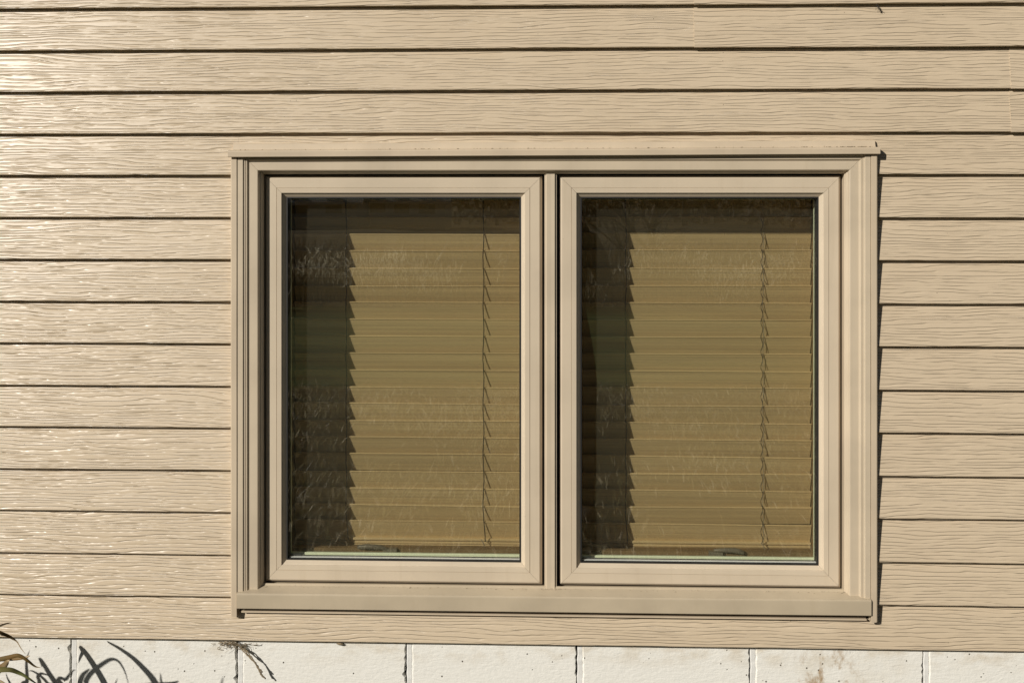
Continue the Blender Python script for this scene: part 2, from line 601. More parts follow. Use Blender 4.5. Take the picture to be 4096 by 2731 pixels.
# ------------------------------------------------------------------ window
win = tag(empty('casement_window', (0, .02, .62)), 'twin casement window with tan painted frame set in the clapboard wall', 'window')


def side_piece(side, rect, prof, b, gap=.0002, cut=None):
    """one mitred length of a frame. prof: (t inwards, y). cut = (end index, value) squares that end off"""
    x0, x1, z0, z1 = rect
    ends = []
    for e in (0, 1):
        ring = []
        for (t, y) in prof:
            g = gap
            if side in ('left', 'right'):
                x = x0 + t if side == 'left' else x1 - t
                z = z0 + t + g if e == 0 else z1 - t - g
                if cut and cut[0] == e: z = cut[1]
            else:
                z = z0 + t if side == 'bottom' else z1 - t
                x = x0 + t + g if e == 0 else x1 - t - g
                if cut and cut[0] == e: x = cut[1]
            ring.append((x, y, z))
        ends.append(ring)
    b.loft(ends)


CASING = [(0, .013), (0, -.0072), (.0008, -.008), (.0128, -.008), (.0137, -.0072), (.0146, -.0050), (.0182, -.0046),
          (.0186, -.0030), (.0194, -.0030), (.0198, -.0042), (.0222, -.0040), (.0252, .0002), (.0262, .001), (.0456, .001),
          (.0472, .0018), (.0500, .0105), (.0520, .0118), (.0530, .0150), (.0556, .0185), (.0560, .046), (.030, .046), (.030, .013)]
FR = (-.7602, .7482, .600, 1.7243)
b = MB(); side_piece('left', FR, CASING, b, .0003, (0, .650)); b.build('side_casing', M['casing'], win)
b = MB(); side_piece('right', FR, CASING, b, .0003, (0, .650)); b.build('side_casing', M['casing'], win)
b = MB(); side_piece('top', FR, CASING, b, .0003); b.build('head_casing', M['casing'], win)

# sill: lip under the sashes, sloped top, rounded nose, front face
prof = [(.0215, .672), (.0215, .6765), (.0200, .6775), (.0185, .6768), (.0180, .6735), (.0165, .6725), (-.0115, .6648), (-.0145, .6642),
        (-.0160, .6626), (-.0165, .660), (-.0160, .6285), (-.0150, .6270), (-.0130, .6266), (.014, .6266), (.014, .640), (.09, .650), (.09, .672)]
b = MB()
n = 26
rings = []
for i in range(n + 1):
    x = -.7598 + (.7474 + .7598) * i / n
    wv = .0006 * noise.noise((x * 2.1, 0, 4))
    rings.append([(x, y + (wv * .8 if y < .01 else 0), z + .0018 * x / .75 * .5 + wv * .5) for y, z in prof])
b.loft(rings); b.build('sill', M['sill'], win)
b = MB(); b.box(-.752, .7395, -.0035, .013, .6128, .6165); b.build('undersill_trim', M['channel'], win)

# drip cap above the head
prof = [(.0125, 1.7290), (-.0050, 1.7284), (-.0120, 1.7279), (-.0168, 1.7270), (-.0188, 1.7256), (-.0195, 1.7237),
        (-.0193, 1.7120), (-.0183, 1.7110), (-.0170, 1.7110), (-.0170, 1.7190), (.0125, 1.7240)]
b = MB(); rings = []
for i in range(31):
    x = -.7802 + (.7672 + .7802) * i / 30
    wv = .0006 * noise.noise((x * 2.7, 6, 1))
    rings.append([(x, y + wv, z + .0025 * x / .75 + wv * .6) for y, z in prof])
b.loft(rings)
prof = [(.0135, 1.7445), (.0035, 1.7445), (.0020, 1.7430), (-.0030, 1.7300), (-.0046, 1.7282), (.0135, 1.7276)]
rings = []
for i in range(31):
    x = -.7728 + (.7605 + .7728) * i / 30
    wv = .0006 * noise.noise((x * 2.7, 6, 1))
    rings.append([(x, y + wv, z + .0025 * x / .75 + wv * .6) for y, z in prof])
b.loft(rings); b.build('drip_cap', M['channel'], win)
# dirt gathered in the crease of the cap
b = MB()
rnd = random.Random(4)
for k in range(150):
    x = rnd.uniform(-.77, .75) if k < 100 else rnd.gauss(.70, .03)
    if x > .755: continue
    r = rnd.uniform(.0004, .0013)
    y, z = rnd.uniform(-.0075, -.0045), 1.7286 + .0025 * x / .75
    L = rnd.uniform(1, 3.5)
    b.add([(x - r * L, y, z), (x + r * L, y - r, z), (x, y - r, z + r * 1.3), (x, y + r, z)], [(0, 1, 2), (1, 3, 2), (3, 0, 2), (0, 3, 1)])
tag(b.build('dirt', M['root'], win), kind='stuff')


# grit lying on the sill against the lip
b = MB()
rnd = random.Random(14)
for k in range(130):
    x = rnd.uniform(-.69, .70) if k < 80 else rnd.choice((-.70, -.02, .01, .69)) + rnd.gauss(0, .008)
    r = rnd.uniform(.0004, .0012)
    y = .0165 - abs(rnd.gauss(0, .004))
    z = .6648 + (y + .0115) * .275 + .0018 * x / .75 * .5 + .0002
    b.add([(x - r * 2, y, z), (x + r * 2, y - r, z), (x, y - r, z + r), (x, y + r, z)], [(0, 1, 2), (1, 3, 2), (3, 0, 2), (0, 3, 1)])
tag(b.build('grit', M['root'], win), kind='stuff')


# J channels that receive the siding ends
def channel(xo, xi, zb, zt, name='siding_channel'):
    s = 1 if xi > xo else -1
    w = abs(xi - xo)
    prof = [(0, .0135), (0, -.0072), (.0010, -.0092), (.0028, -.0100), (w - .0006, -.0100), (w, -.0094), (w, -.0050), (w - .0012, -.0050), (w - .0012, .0135)]
    b = MB(); rings = []
    n = 20
    for i in range(n + 1):
        z = zb + (zt - zb) * i / n
        wv = .0006 * noise.noise((xo * 5, 2, z * 3))
        rings.append([(xo + s * t + wv * (1 if t > .003 else .3), y + wv * .5, z + (.0022 * (t / w) * (-1 if i == 0 else 0) if y < -.004 else 0)) for t, y in prof])
    b.loft(rings)
    return b.build(name, M['channel'], win)


channel(-.7766, -.7612, .6055, 1.7135)
channel(.7637, .7492, .6118, 1.7165)
b = MB(); b.box(-.7620, -.7600, -.001, .013, .612, 1.71); b.build('caulk_line', M['casing'], win)
b = MB(); b.box(.7478, .7500, .003, .013, .612, 1.71); b.build('caulk_line', M['casing'], win)

# mullion between the two sashes
b = MB()
prof = [(-.0216, .10), (-.0216, .0210), (-.0209, .0202), (-.0176, .0200), (-.0170, .0166), (-.0160, .0160), (-.0060, .0164), (.0026, .0160), (.0034, .0166), (.0040, .0200),
        (.0073, .0202), (.0080, .0210), (.0080, .10)]
b.loft([[(x, y, .668) for x, y in prof], [(x, y, 1.680) for x, y in prof]]); b.build('mullion', M['casing'], win)

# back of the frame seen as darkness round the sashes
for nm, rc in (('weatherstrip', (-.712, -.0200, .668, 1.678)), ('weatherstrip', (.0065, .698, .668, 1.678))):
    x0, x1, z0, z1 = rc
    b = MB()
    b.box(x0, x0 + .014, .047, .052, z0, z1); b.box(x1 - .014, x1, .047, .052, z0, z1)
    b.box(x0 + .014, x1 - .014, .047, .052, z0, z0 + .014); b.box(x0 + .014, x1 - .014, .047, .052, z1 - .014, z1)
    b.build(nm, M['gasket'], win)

SASH = [(0, .044), (0, .0370), (.0012, .0352), (.0014, .0330), (.0058, .0285), (.0068, .0280), (.0288, .0280), (.0291, .0290), (.0299, .0290), (.0303, .0276),
        (.0411, .0282), (.0418, .0290), (.0422, .0322), (.0436, .0328), (.0500, .0388), (.0512, .0400), (.0512, .074), (0, .074)]
SASHES = [(-.7035, -.0275, .6765, 1.6645), (.0139, .688, .6772, 1.6645)]
GL = []
for si, rc in enumerate(SASHES):
    s = empty('sash', (rc[0], .028, rc[2]), win)
    s['label'] = 'left-hand casement sash' if si == 0 else 'right-hand casement sash'
    for sd_, nm in (('left', 'stile'), ('right', 'stile'), ('top', 'rail'), ('bottom', 'rail')):
        b = MB()
        side_piece(sd_, rc, SASH, b, .0003)
        b.build(nm, M['sash'], s)
    x0, x1, z0, z1 = rc
    gx0, gx1, gz0, gz1 = x0 + .0512, x1 - .0512, z0 + .0512, z1 - .0512
    GL.append((gx0, gx1, gz0, gz1))
    e = .004
    for yy in (.0412, .0570):
        b = MB(); b.box(gx0 - e + .0045, gx1 + e - .0045, yy, yy + .003, gz0 + .0005, gz1 - .0005)
        b.build('glass_pane', M['glass'], s)
    def ring(w, y0, y1, mat, nm, inset=0.0002):
        b = MB()
        a0, a1, c0, c1 = gx0 + inset, gx1 - inset, gz0 + inset, gz1 - inset
        b.box(a0, a0 + w, y0, y1, c0, c1); b.box(a1 - w, a1, y0, y1, c0, c1)
        b.box(a0 + w, a1 - w, y0, y1, c0, c0 + w); b.box(a0 + w, a1 - w, y0, y1, c1 - w, c1)
        return b.build(nm, mat, s)
    ring(.0026, .0390, .0410, M['gasket'], 'gasket')
    ring(.0036, .0447, .0565, M['gasket'], 'spacer')
    b = MB(); b.box(gx0 + .006, gx1 - .004, .0470, .0550, gz0 + .0038, gz0 + .0052); b.build('spacer_highlight', M['spacer'], s)  # pale bar added as the sunlit top edge of the dark spacer
    ring(.0045, .0604, .0650, M['gasket'], 'inner_gasket')

# interior jambs and stool
for (gx0, gx1, gz0, gz1) in GL:
    b = MB()
    b.box(gx0 - .050, gx0 - .018, .0765, .235, gz0 - .06, gz1 + .06)
    b.box(gx1 + .0185, gx1 + .046, .0765, .235, gz0 - .06, gz1 + .06)
    b.box(gx0 - .018, gx1 + .0185, .0765, .235, gz1 + .03, gz1 + .06)
    b.box(gx0 - .018, gx1 + .0185, .0765, .235, gz0 - .06, gz0 - .008)
    b.build('jamb_liner', M['wood'], win)
    b = MB()
    b.box(gx0 - .0175, gx1 + .018, .100, .118, gz0 - .0078, gz0 + .012)
    b.build('stool_stop', M['wood'], win)


# crank handles folded on the stop
def crank(u0, u1, v, y, flip):
    xa, z = seen(u0, v, y)
    xb, _ = seen(u1, v, y)
    z = max(z, .742)
    b = MB()
    pts = [(xa, y, z), (xa + (xb - xa) * .3, y - .004, z + .002), (xa + (xb - xa) * .75, y - .004, z + .001), (xb, y, z - .006)]
    if flip: pts = pts[::-1]
    b.tube(catmull(pts, 5), [.0045 + .0022 * (1 - abs(2 * i / 15 - .7)) for i in range(16)], 8)
    o = b.build('crank_handle', M['crank'], win, True)
    b = MB(); e = pts[-1]
    b.box(e[0] - .012, e[0] + .022, y - .004, y + .012, z - .02, z - .003)
    b.build('crank_base', M['crank'], o)


crank(1432, 1552, 2186, .094, False)
crank(2855, 2975, 2200, .094, True)

# ------------------------------------------------------------------ insect screens
for si, (gx0, gx1, gz0, gz1) in enumerate(GL):
    x1 = seen(3272, 800, .082)[0] - (GL[1][1] - gx1)
    x0 = gx0 - (x1 - gx1)
    z0 = .7240
    z1 = gz1 + .004
    t = tag(empty('insect_screen', ((x0 + x1) / 2, .084, z0)), 'fine mesh insect screen in pale frame behind the %s-hand window pane' % ('left', 'right')[si],
            'insect screen', 'insect screens behind the panes')
    prof = [(0, .0790), (.0008, .0782), (.0032, .0782), (.0037, .0787), (.0090, .0782), (.0105, .0790), (.0105, .0870), (0, .0870)]
    for sd_ in ('left', 'right', 'top', 'bottom'):
        b = MB(); side_piece(sd_, (x0, x1, z0, z1), prof, b); b.build('screen_frame', M['screenframe'], t)
    b = MB(); b.add([(x0 + .0105, .0836, z0 + .0105), (x1 - .0105, .0836, z0 + .0105), (x1 - .0105, .0836, z1 - .0105), (x0 + .0105, .0836, z1 - .0105)], [(0, 1, 2, 3)])
    b.build('mesh', M['mesh'], t)

# ------------------------------------------------------------------ blinds
BY = .187                                   # depth of the slats' outer edges
SLV = [[2154, 2084, 2019, 1951.5, 1883.5, 1815, 1748, 1681, 1613, 1546, 1480, 1412.5, 1344.5, 1277, 1209, 1143, 1073, 1004.5],
       [2168, 2095, 2027, 1962, 1894, 1826, 1758, 1690, 1622, 1552, 1483, 1416, 1348, 1279.5, 1211, 1143, 1072, 1002]]
for si, (gx0, gx1, gz0, gz1) in enumerate(GL):
    bx0, bx1 = gx0 - .014, gx1 + .004
    if si == 1: bx1 = seen(3246, 1500, BY)[0]
    t = tag(empty('window_blind', ((bx0 + bx1) / 2, BY, gz1 + .02)),
            ('closed wooden slat blind behind the left-hand pane, thin dark cord hanging down it' if si == 0 else
             'closed wooden slat blind behind the right-hand pane, pale knotted cord hanging down it'), 'window blind', 'slatted blinds behind the window panes')
    um = (GL[si][0] + GL[si][1]) / 2
    ucen = 1610 if si == 0 else 2790
    tops = [seen(ucen, v, BY)[1] for v in SLV[si]]
    step = (tops[-1] - tops[0]) / (len(tops) - 1)
    tops += [tops[-1] + step * k for k in range(1, 5)]
    tilt = R(20)
    W = .0505
    base = None
    for j, zt in enumerate(tops[1:] if False else tops):
        if j == 0: continue
        b = MB()
        rr = []
        rnd = random.Random(si * 50 + j)
        a = tilt + R(rnd.uniform(-2.2, 2.2))
        for xx in (bx0, bx1):
            ring = []
            dz = rnd.uniform(-.0019, .0019)
            for (s_, o_) in ((0, .0016), (.022, -.0012), (.045, -.0010), (.055, .0002), (.5, -.0004), (1, .0004), (1, .0030), (.5, .0024), (.012, .0036), (0, .0032)):
                y = BY + W * s_ * math.sin(a) + o_ * math.cos(a)
                z = zt + dz - W * s_ * math.cos(a) + o_ * math.sin(a)
                ring.append((xx, y, z))
            rr.append(ring)
        b.loft(rr)
        b.build('slat', M['slat'], t)
    # slats gathered on the bottom rail
    zb = tops[0]
    for q, (dz, dy) in enumerate(((.000, .010), (-.0088, .014), (-.0165, .012))):
        b = MB()
        b.loft([[(xx, BY - .002 + dy, zb + dz - .003), (xx, BY - .0005 + dy, zb + dz - .0005), (xx, BY + .020 + dy, zb + dz + .003), (xx, BY + .046, zb + dz - .001), (xx, BY + .046, zb + dz - .0036),
                 (xx, BY + .020 + dy, zb + dz + .0005), (xx, BY - .002 + dy, zb + dz - .0062)] for xx in (bx0, bx1)])
        b.build('slat', M['slat'], t)
    b = MB()
    b.loft([[(xx, BY - .004, zb - .036), (xx, BY - .006, zb - .034), (xx, BY - .006, zb - .0225), (xx, BY - .003, zb - .0195), (xx, BY + .045, zb - .0195), (xx, BY + .045, zb - .036)]
            for xx in (bx0, bx1)])
    b.build('bottom_rail', M['slat'], t)
    b = MB(); b.box(bx0, bx1, BY + .012, BY + .06, gz1 + .012, gz1 + .05); b.build('head_rail', M['slat'], t)
    # ladder cords
    for (u, is_pale) in (((1934, False), (1386, False)) if si == 0 else ((3052, True), (2503, False))):
        x = seen(u, 1500, BY)[0]
        b = MB()
        rnd = random.Random(u)
        pts = []
        for j in range(len(tops) * 3):
            z = tops[0] - .004 + (tops[-1] - tops[0]) * j / (len(tops) * 3 - 1)
            pts.append((x + .0012 * math.sin(j * .7) + rnd.uniform(-.0004, .0004) + (.0045 * (1 - j / 4) if j < 4 and not is_pale else 0), BY - .003, z))
        b.tube(pts, .0008 if is_pale else .0013, 5)
        b.build('ladder_cord', M['cordlight'] if is_pale else M['cord'], t, True)  # the flag picks the pale cord, otherwise the dark one
        if is_pale:
            b = MB(); pts = []
            for j in range(len(tops) * 6):
                z = tops[0] + (tops[-3] - tops[0]) * j / (len(tops) * 6 - 1)
                pts.append((x - .0035 + .0028 * math.sin(j * 1.047), BY - .0035 + .002 * math.cos(j * 1.047), z))
            b.tube(pts, .0009, 5)
            b.build('lift_cord', M['cord'], t, True)
        # loose loop round the bottom rail
        b = MB()
        zl = tops[0]
        b.tube(catmull([(x - .006, BY - .004, zl + .002), (x - .001, BY - .009, zl - .004), (x + .003, BY - .009, zl - .014), (x + .001, BY - .011, zl - .024), (x - .004, BY - .009, zl - .031)], 5), .0011, 5)
        b.build('cord_loop', M['cordlight'], t, True)

# ------------------------------------------------------------------ dried ornamental grass beside the foundation
og = tag(empty('ornamental_grass', (-1.62, -.34, 0)), 'withered ornamental grass with curling brown blades before the white block foundation', 'ornamental grass')


def at(u, v, d):
    """a point d metres in front of the block face that shows at (u, v)"""
    x, z = seen(u, v, FY - d)
    return Vector((x, FY - d, z))


def caster(u, v, d):
    """the point d metres in front of the block face whose sun shadow lands on the face at (u, v)"""
    x, z = seen(u, v, FY)
    return Vector((x - SX * d, FY - d, z + SZ * d))


def blade(pts, w0, mat, nrm=(0.25, -.9, .35), twist=0.0, fold=.35, tipw=.12, n=7):
    c = catmull(pts, n)
    N = len(c)
    b = MB()
    nv = Vector(nrm).normalized()
    rings = []
    for i, p in enumerate(c):
        t = i / (N - 1)
        d = (c[min(i + 1, N - 1)] - c[max(i - 1, 0)]).normalized()
        s = d.cross(nv)
        if s.length < .05: s = d.cross(Vector((0, 0, 1)))
        s.normalize()
        m = s.cross(d).normalized()
        if twist:
            q = Matrix.Rotation(twist * t, 3, d)
            s = q @ s; m = q @ m
        w = w0 * (min(1.0, .55 + 2.2 * t) * (1 - t ** 2.2) + tipw * .25 * (1 - t)) * .5 + .0002
        th = .00035
        rings.append([p - s * w + m * (w * fold), p, p + s * w + m * (w * fold), p + s * w + m * (w * fold + th), p + m * th * 1.5, p - s * w + m * (w * fold + th)])
    b.loft(rings)
    return b.build('blade', mat, og, True)


root = Vector((-1.62, -.34, 0.0))
def from_root(*pts, j=0):
    r = root + Vector((random.uniform(-.07, .07), random.uniform(-.05, .05), 0))
    mid = r.lerp(pts[0], .5) + Vector((-.02, -.02, .10))
    return [r, mid] + list(pts)

# blades seen in the photograph
blade(from_root(at(-190, 2760, .29), at(-131, 2651, .25), at(-75, 2563, .2), at(0, 2531, .15), at(62, 2557, .125), at(85, 2590, .11), at(102, 2614, .10)), .0150, M['blade'], (-.7, -1.3, .5))
blade(from_root(at(-150, 2720, .38), at(-60, 2655, .35), at(45, 2625, .33), at(78, 2621, .325), at(110, 2640, .32), at(140, 2663, .31), at(163, 2669, .31)), .011, M['blade'])
blade(from_root(at(-190, 2690, .30), at(-60, 2641, .29), at(25, 2634, .285), at(85, 2631, .28), at(112, 2624, .28), at(121, 2620, .28)), .012, M['bladedry'])
blade(from_root(at(-140, 2800, .34), at(-30, 2695, .32), at(12, 2665, .31), at(30, 2645, .30), at(40, 2637, .30)), .024, M['blade'])
blade(from_root(at(-160, 2760, .36), at(-40, 2690, .35), at(30, 2678, .34), at(75, 2690, .33), at(115, 2712, .33), at(170, 2750, .32)), .014, M['bladegreen'], (.2, -.7, .65))
blade(from_root(at(-40, 2800, .34), at(-61, 2690, .33), at(-65, 2643, .32), at(-69, 2596, .31), at(-61, 2558, .29), at(-33, 2528, .26), at(0, 2504, .222), at(30, 2493, .19), at(47, 2490.5, .178)), .0170, M['blade'], (-.85, -1, .6))
blade(from_root(at(-220, 2900, .4), at(-60, 2740, .4), at(-10, 2722, .39), at(30, 2745, .39), at(60, 2790, .38)), .011, M['bladedry'])
# blades out of the picture whose shadows fall across the blocks
SH = [
    ([(260, 2800), (225, 2735), (196, 2690), (172, 2650), (160, 2634), (166, 2655), (167, 2668)], .26, .013),
    ([(330, 2780), (345, 2720), (370, 2685), (415, 2650), (445, 2635), (470, 2640), (490, 2665), (505, 2700), (520, 2760)], .30, .0095),
    ([(310, 2790), (318, 2735), (330, 2700), (350, 2680), (362, 2672)], .25, .012),
    ([(95, 2780), (108, 2720), (106, 2660), (108, 2630), (119, 2598)], .2, .0085),
    ([(230, 2790), (190, 2730), (160, 2700), (130, 2682), (115, 2682)], .22, .0085),
    ([(150, 2790), (158, 2730), (152, 2705), (165, 2692), (190, 2698), (215, 2708)], .2, .009),
    ([(215, 2790), (235, 2715), (262, 2715), (275, 2700), (288, 2680), (300, 2676)], .23, .0085),
    ([(60, 2790), (42, 2735), (30, 2710), (24, 2690)], .18, .007),
    ([(640, 2790), (645, 2735), (643, 2705), (642, 2690)], .34, .007),
    ([(870, 2790), (885, 2740), (890, 2715), (893, 2702)], .45, .0055),
    ([(460, 2790), (462, 2735), (470, 2712)], .28, .006),
    ([(270, 2810), (255, 2750), (240, 2722), (222, 2716)], .24, .012),
]
for pts, d, w in SH:
    c = [caster(u, v, d) for u, v in pts]
    r = root + Vector((random.uniform(-.09, .09), random.uniform(-.08, .04), 0))
    if c[0].z < .25:
        q = [r, r.lerp(c[0], .6) + Vector((0, 0, .02))] + c
    else:
        q = [r, r.lerp(c[0], .45) + Vector((0, 0, .12))] + c
    blade(q, w, M['blade'] if len(pts) % 2 else M['bladedry'], (SX, 1, -SZ))

# ------------------------------------------------------------------ dry root hanging from under the siding, cocoon, fly
dr = tag(empty('dry_root', at(930, 2575, .01)), 'clump of dried root fibres hanging below the siding over a block joint', 'dried root')
rnd = random.Random(11)
b = MB()
for k in range(110):
    u = rnd.gauss(935, 28)
    v = 2566 + abs(rnd.gauss(0, 9)) + (6 if u > 950 else 0)
    p = at(u, v, rnd.uniform(.002, .012))
    q = p + Vector((rnd.gauss(0, .008), rnd.gauss(0, .003), rnd.gauss(-.002, .004)))
    m = (p + q) / 2 + Vector((rnd.gauss(0, .002), 0, rnd.gauss(0, .002)))
    b.tube([p, m, q], rnd.uniform(.0003, .0009), 3)
tag(b.build('tuft', M['root'], dr), kind='stuff')
for pts in ([(955, 2580, .006), (985, 2612, .016), (1012, 2640, .022), (1035, 2672, .024), (1045, 2695, .024), (1060, 2712, .024)],
            [(958, 2584, .006), (990, 2606, .014), (1010, 2632, .020), (1030, 2664, .023), (1050, 2688, .024)],
            [(975, 2590, .010), (1000, 2628, .018), (1022, 2650, .022), (1040, 2690, .023), (1052, 2706, .022)]):
    b = MB()
    c = catmull([at(u, v, d) for u, v, d in pts], 5)
    b.tube([p + Vector((rnd.gauss(0, .0006), rnd.gauss(0, .0006), rnd.gauss(0, .0006))) for p in c],
           [.0012 + .0011 * (abs(math.sin(i * 1.3)) if i > len(c) * .75 else .3) for i in range(len(c))], 5)
    b.build('strand', M['root'], dr, True)

co = MB()
c0 = at(1360, 2572, .006)
rings = []
for i in range(9):
    t = i / 8
    r = .0032 * math.sin(math.pi * min(max(t, .06), .94)) + .0004
    cx = c0 + Vector(((t - .5) * .017, 0, -.002 * t))
    rings.append([cx + Vector((0, r * math.cos(a * math.pi / 4), r * math.sin(a * math.pi / 4))) for a in range(8)])
co.loft(rings)
tag(co.build('cocoon', M['root'], loc=tuple(c0), smooth=True), 'small grey cocoon stuck to a white block just below the siding', 'cocoon')

fx, fz = seen(3511, 30, .004)
fl = tag(empty('fly', (fx, .001, fz)), 'tiny dark fly resting in the siding gap above the window', 'fly')
b = MB()
rings = []
for i, (t, r) in enumerate(((0, .0004), (.12, .0014), (.25, .0016), (.34, .0010), (.45, .0021), (.62, .0020), (.72, .0012), (.85, .0022), (1.0, .0019), (1.2, .0004))):
    cpos = Vector((fx - .004 + .007 * t, .0005, fz + .006 - .011 * t))
    rings.append([cpos + Vector((r * .8 * math.cos(a), r * math.sin(a), r * .5 * math.cos(a))) for a in [k * math.pi / 4 for k in range(8)]])
b.loft(rings); b.build('body', M['fly'], fl, True)
for s_ in (-1, 1):
    b = MB()
    o = Vector((fx, -.001, fz))
    b.add([o, o + Vector((.004 + .002 * s_, -.001, -.004)), o + Vector((.006 + .003 * s_, -.001, -.008)), o + Vector((.002 + .004 * s_, -.001, -.006)),
           o + Vector((0, .0002, 0)), o + Vector((.004 + .002 * s_, -.0008, -.004)), o + Vector((.006 + .003 * s_, -.0008, -.008)), o + Vector((.002 + .004 * s_, -.0008, -.006))],
          [(0, 1, 2, 3), (7, 6, 5, 4), (0, 4, 5, 1), (1, 5, 6, 2), (2, 6, 7, 3), (3, 7, 4, 0)])
    b.build('wing', M['wing'], fl)
    for q in range(3):
        b = MB()
        b.tube([(fx + .0005, .001, fz - .001 - .001 * q), (fx + .004 * s_, -.001, fz - .0005 - .002 * q), (fx + .006 * s_, .003, fz - .003 - .002 * q)], .00025, 4)
        b.build('leg', M['fly'], fl)

# ------------------------------------------------------------------ what the panes reflect: lawn, tall grass, trees, houses, photographer
def grass_field(name, n, area, hmin, hmax, wmin, wmax, mat, seed, lean=.5, fz=lambda x, y: 0.0):
    rnd = random.Random(seed)
    b = MB()
    V, Fc = b.v, b.f
    for _ in range(n):
        x, y = area(rnd)
        h = rnd.uniform(hmin, hmax)
        w = rnd.uniform(wmin, wmax)
        a = rnd.uniform(0, 2 * math.pi)
        lx, ly = rnd.gauss(0, lean) * h, rnd.gauss(0, lean) * h
        ca, sa = math.cos(a) * w, math.sin(a) * w
        z0 = fz(x, y)
        k = len(V)
        V += [(x - ca, y - sa, z0), (x + ca, y + sa, z0), (x + lx * .35 + ca * .7, y + ly * .35 + sa * .7, z0 + h * .6),
              (x + lx * .35 - ca * .7, y + ly * .35 - sa * .7, z0 + h * .6), (x + lx, y + ly, z0 + h)]
        Fc += [(k, k + 1, k + 2, k + 3), (k + 3, k + 2, k + 4)]
    me = bpy.data.meshes.new(name)
    me.from_pydata(V, [], Fc)
    me.materials.append(mat)
    o = bpy.data.objects.new(name, me)
    COL.objects.link(o)
    return tag(o, kind='stuff')


def lawn_spot(r):
    while True:
        x, y = r.uniform(-2.9, 2.8), -1.1 - 5.9 * r.random() ** 1.1
        if noise.noise((x * 1.1, y * .8, 3)) + .35 * noise.noise((x * 4, y * 4, 8)) > r.uniform(-.45, .5): return x, y


def straw_base(x, y):
    return .04 + .95 * (.5 + .5 * noise.noise((x * 37.7, y * 41.3, 1)) + .35 * noise.noise((x * .9, 4, 1)))


def straw_spot(r):
    while True:
        x, y = r.uniform(-9, 6), -14.5 - .9 * r.random()
        if noise.noise((x * .55, 2, 7)) + .5 * noise.noise((x * 2.2, 5, 7)) > r.uniform(-.45, .6): return x, y


grass_field('lawn_grass', 13000, lawn_spot, .03, .13, .0016, .0042, M['lawnblade'], 1, .9)
grass_field('lawn_straw', 4200, lawn_spot, .03, .085, .0018, .0040, M['straw'], 6, .8)
grass_field('tall_grass', 12000, lambda r: (r.uniform(-14, 9), -14.6 - 6 * r.random()), .5, 1.15, .006, .012, M['dry'], 2, .2)
grass_field('straw_leaves', 5200, straw_spot, .04, .17, .004, .009, M['straw'], 3, .8, straw_base)


def limb(b, p, d, L, r, depth, rnd):
    n = 4
    pts, rr = [p], [r]
    q, dd = Vector(p), Vector(d)
    for i in range(n):
        dd = (dd + Vector((rnd.gauss(0, .12), rnd.gauss(0, .12), rnd.gauss(.03, .08)))).normalized()
        q = q + dd * (L / n)
        pts.append(q); rr.append(r * (1 - .55 * (i + 1) / n))
        if depth > 0 and i >= 1:
            for _ in range(2 if depth > 1 else 3):
                e = (dd + Vector((rnd.gauss(0, .6), rnd.gauss(0, .6), rnd.gauss(.15, .35)))).normalized()
                limb(b, q, e, L * rnd.uniform(.45, .68), r * (1 - .5 * (i + 1) / n) * .55, depth - 1, rnd)
    b.tube(pts, rr, 5 if depth > 1 else 3)


def bare_tree(loc, h, seed, label, group=None):
    rnd = random.Random(seed)
    x, y = loc
    z = land(x, y) if y < -15 else 0
    t = tag(empty('bare_tree', (x, y, z)), label, 'tree', group)
    b = MB()
    pts = [Vector((x, y, z - .1))]
    for i in range(1, 7): pts.append(Vector((x + rnd.gauss(0, .02) * i, y + rnd.gauss(0, .02) * i, z + h * .55 * i / 6)))
    r0 = h * .016
    b.tube(pts, [r0 * (1.25 - .11 * i) for i in range(7)], 8)
    b.build('trunk', M['bark'], t, True)
    b = MB()
    for i in range(1, 7):
        for k in range(3):
            a = rnd.uniform(0, 2 * math.pi)
            limb(b, pts[i], Vector((math.cos(a) * .7, math.sin(a) * .7, .65)).normalized(), h * rnd.uniform(.16, .34), r0 * .42, 2, rnd)
    b.build('crown', M['twig'], t)
    return t


bare_tree((1.55, -15.4), 4.2, 5, 'young leafless tree at the lawn edge beside the tall dry grass')
rnd = random.Random(21)
spots = [(-26, -72), (-19, -77), (-11.5, -75), (-4, -78), (3, -72), (9, -77), (16, -75), (24, -72)]
words_ = ['far left', 'second from left', 'third from left', 'fourth from left', 'fifth from left', 'sixth from left', 'seventh from left', 'far right']
for i, (x, y) in enumerate(spots):
    bare_tree((x, y), rnd.uniform(6, 10), 60 + i, 'leafless tree of the row beyond the field, %s as seen from the house' % words_[i], 'row of bare trees beyond the field')
# scrub along the far edge of the field: one mass
b = MB()
rnd = random.Random(9)
for _ in range(22000):
    x, y = rnd.uniform(-75, 65), -80 - 26 * rnd.random()
    z = land(x, y) + rnd.uniform(0, 6.0) * (.6 + .4 * noise.noise((x * .12, 0, 0)))
    s = rnd.uniform(.08, .26)
    d = [Vector((rnd.gauss(0, s), rnd.gauss(0, s), rnd.gauss(0, s * 1.3))) for _ in range(3)]
    b.add([Vector((x, y, z)) + q for q in d], [(0, 1, 2)])
tag(b.build('far_scrub', M['twig']), kind='stuff')


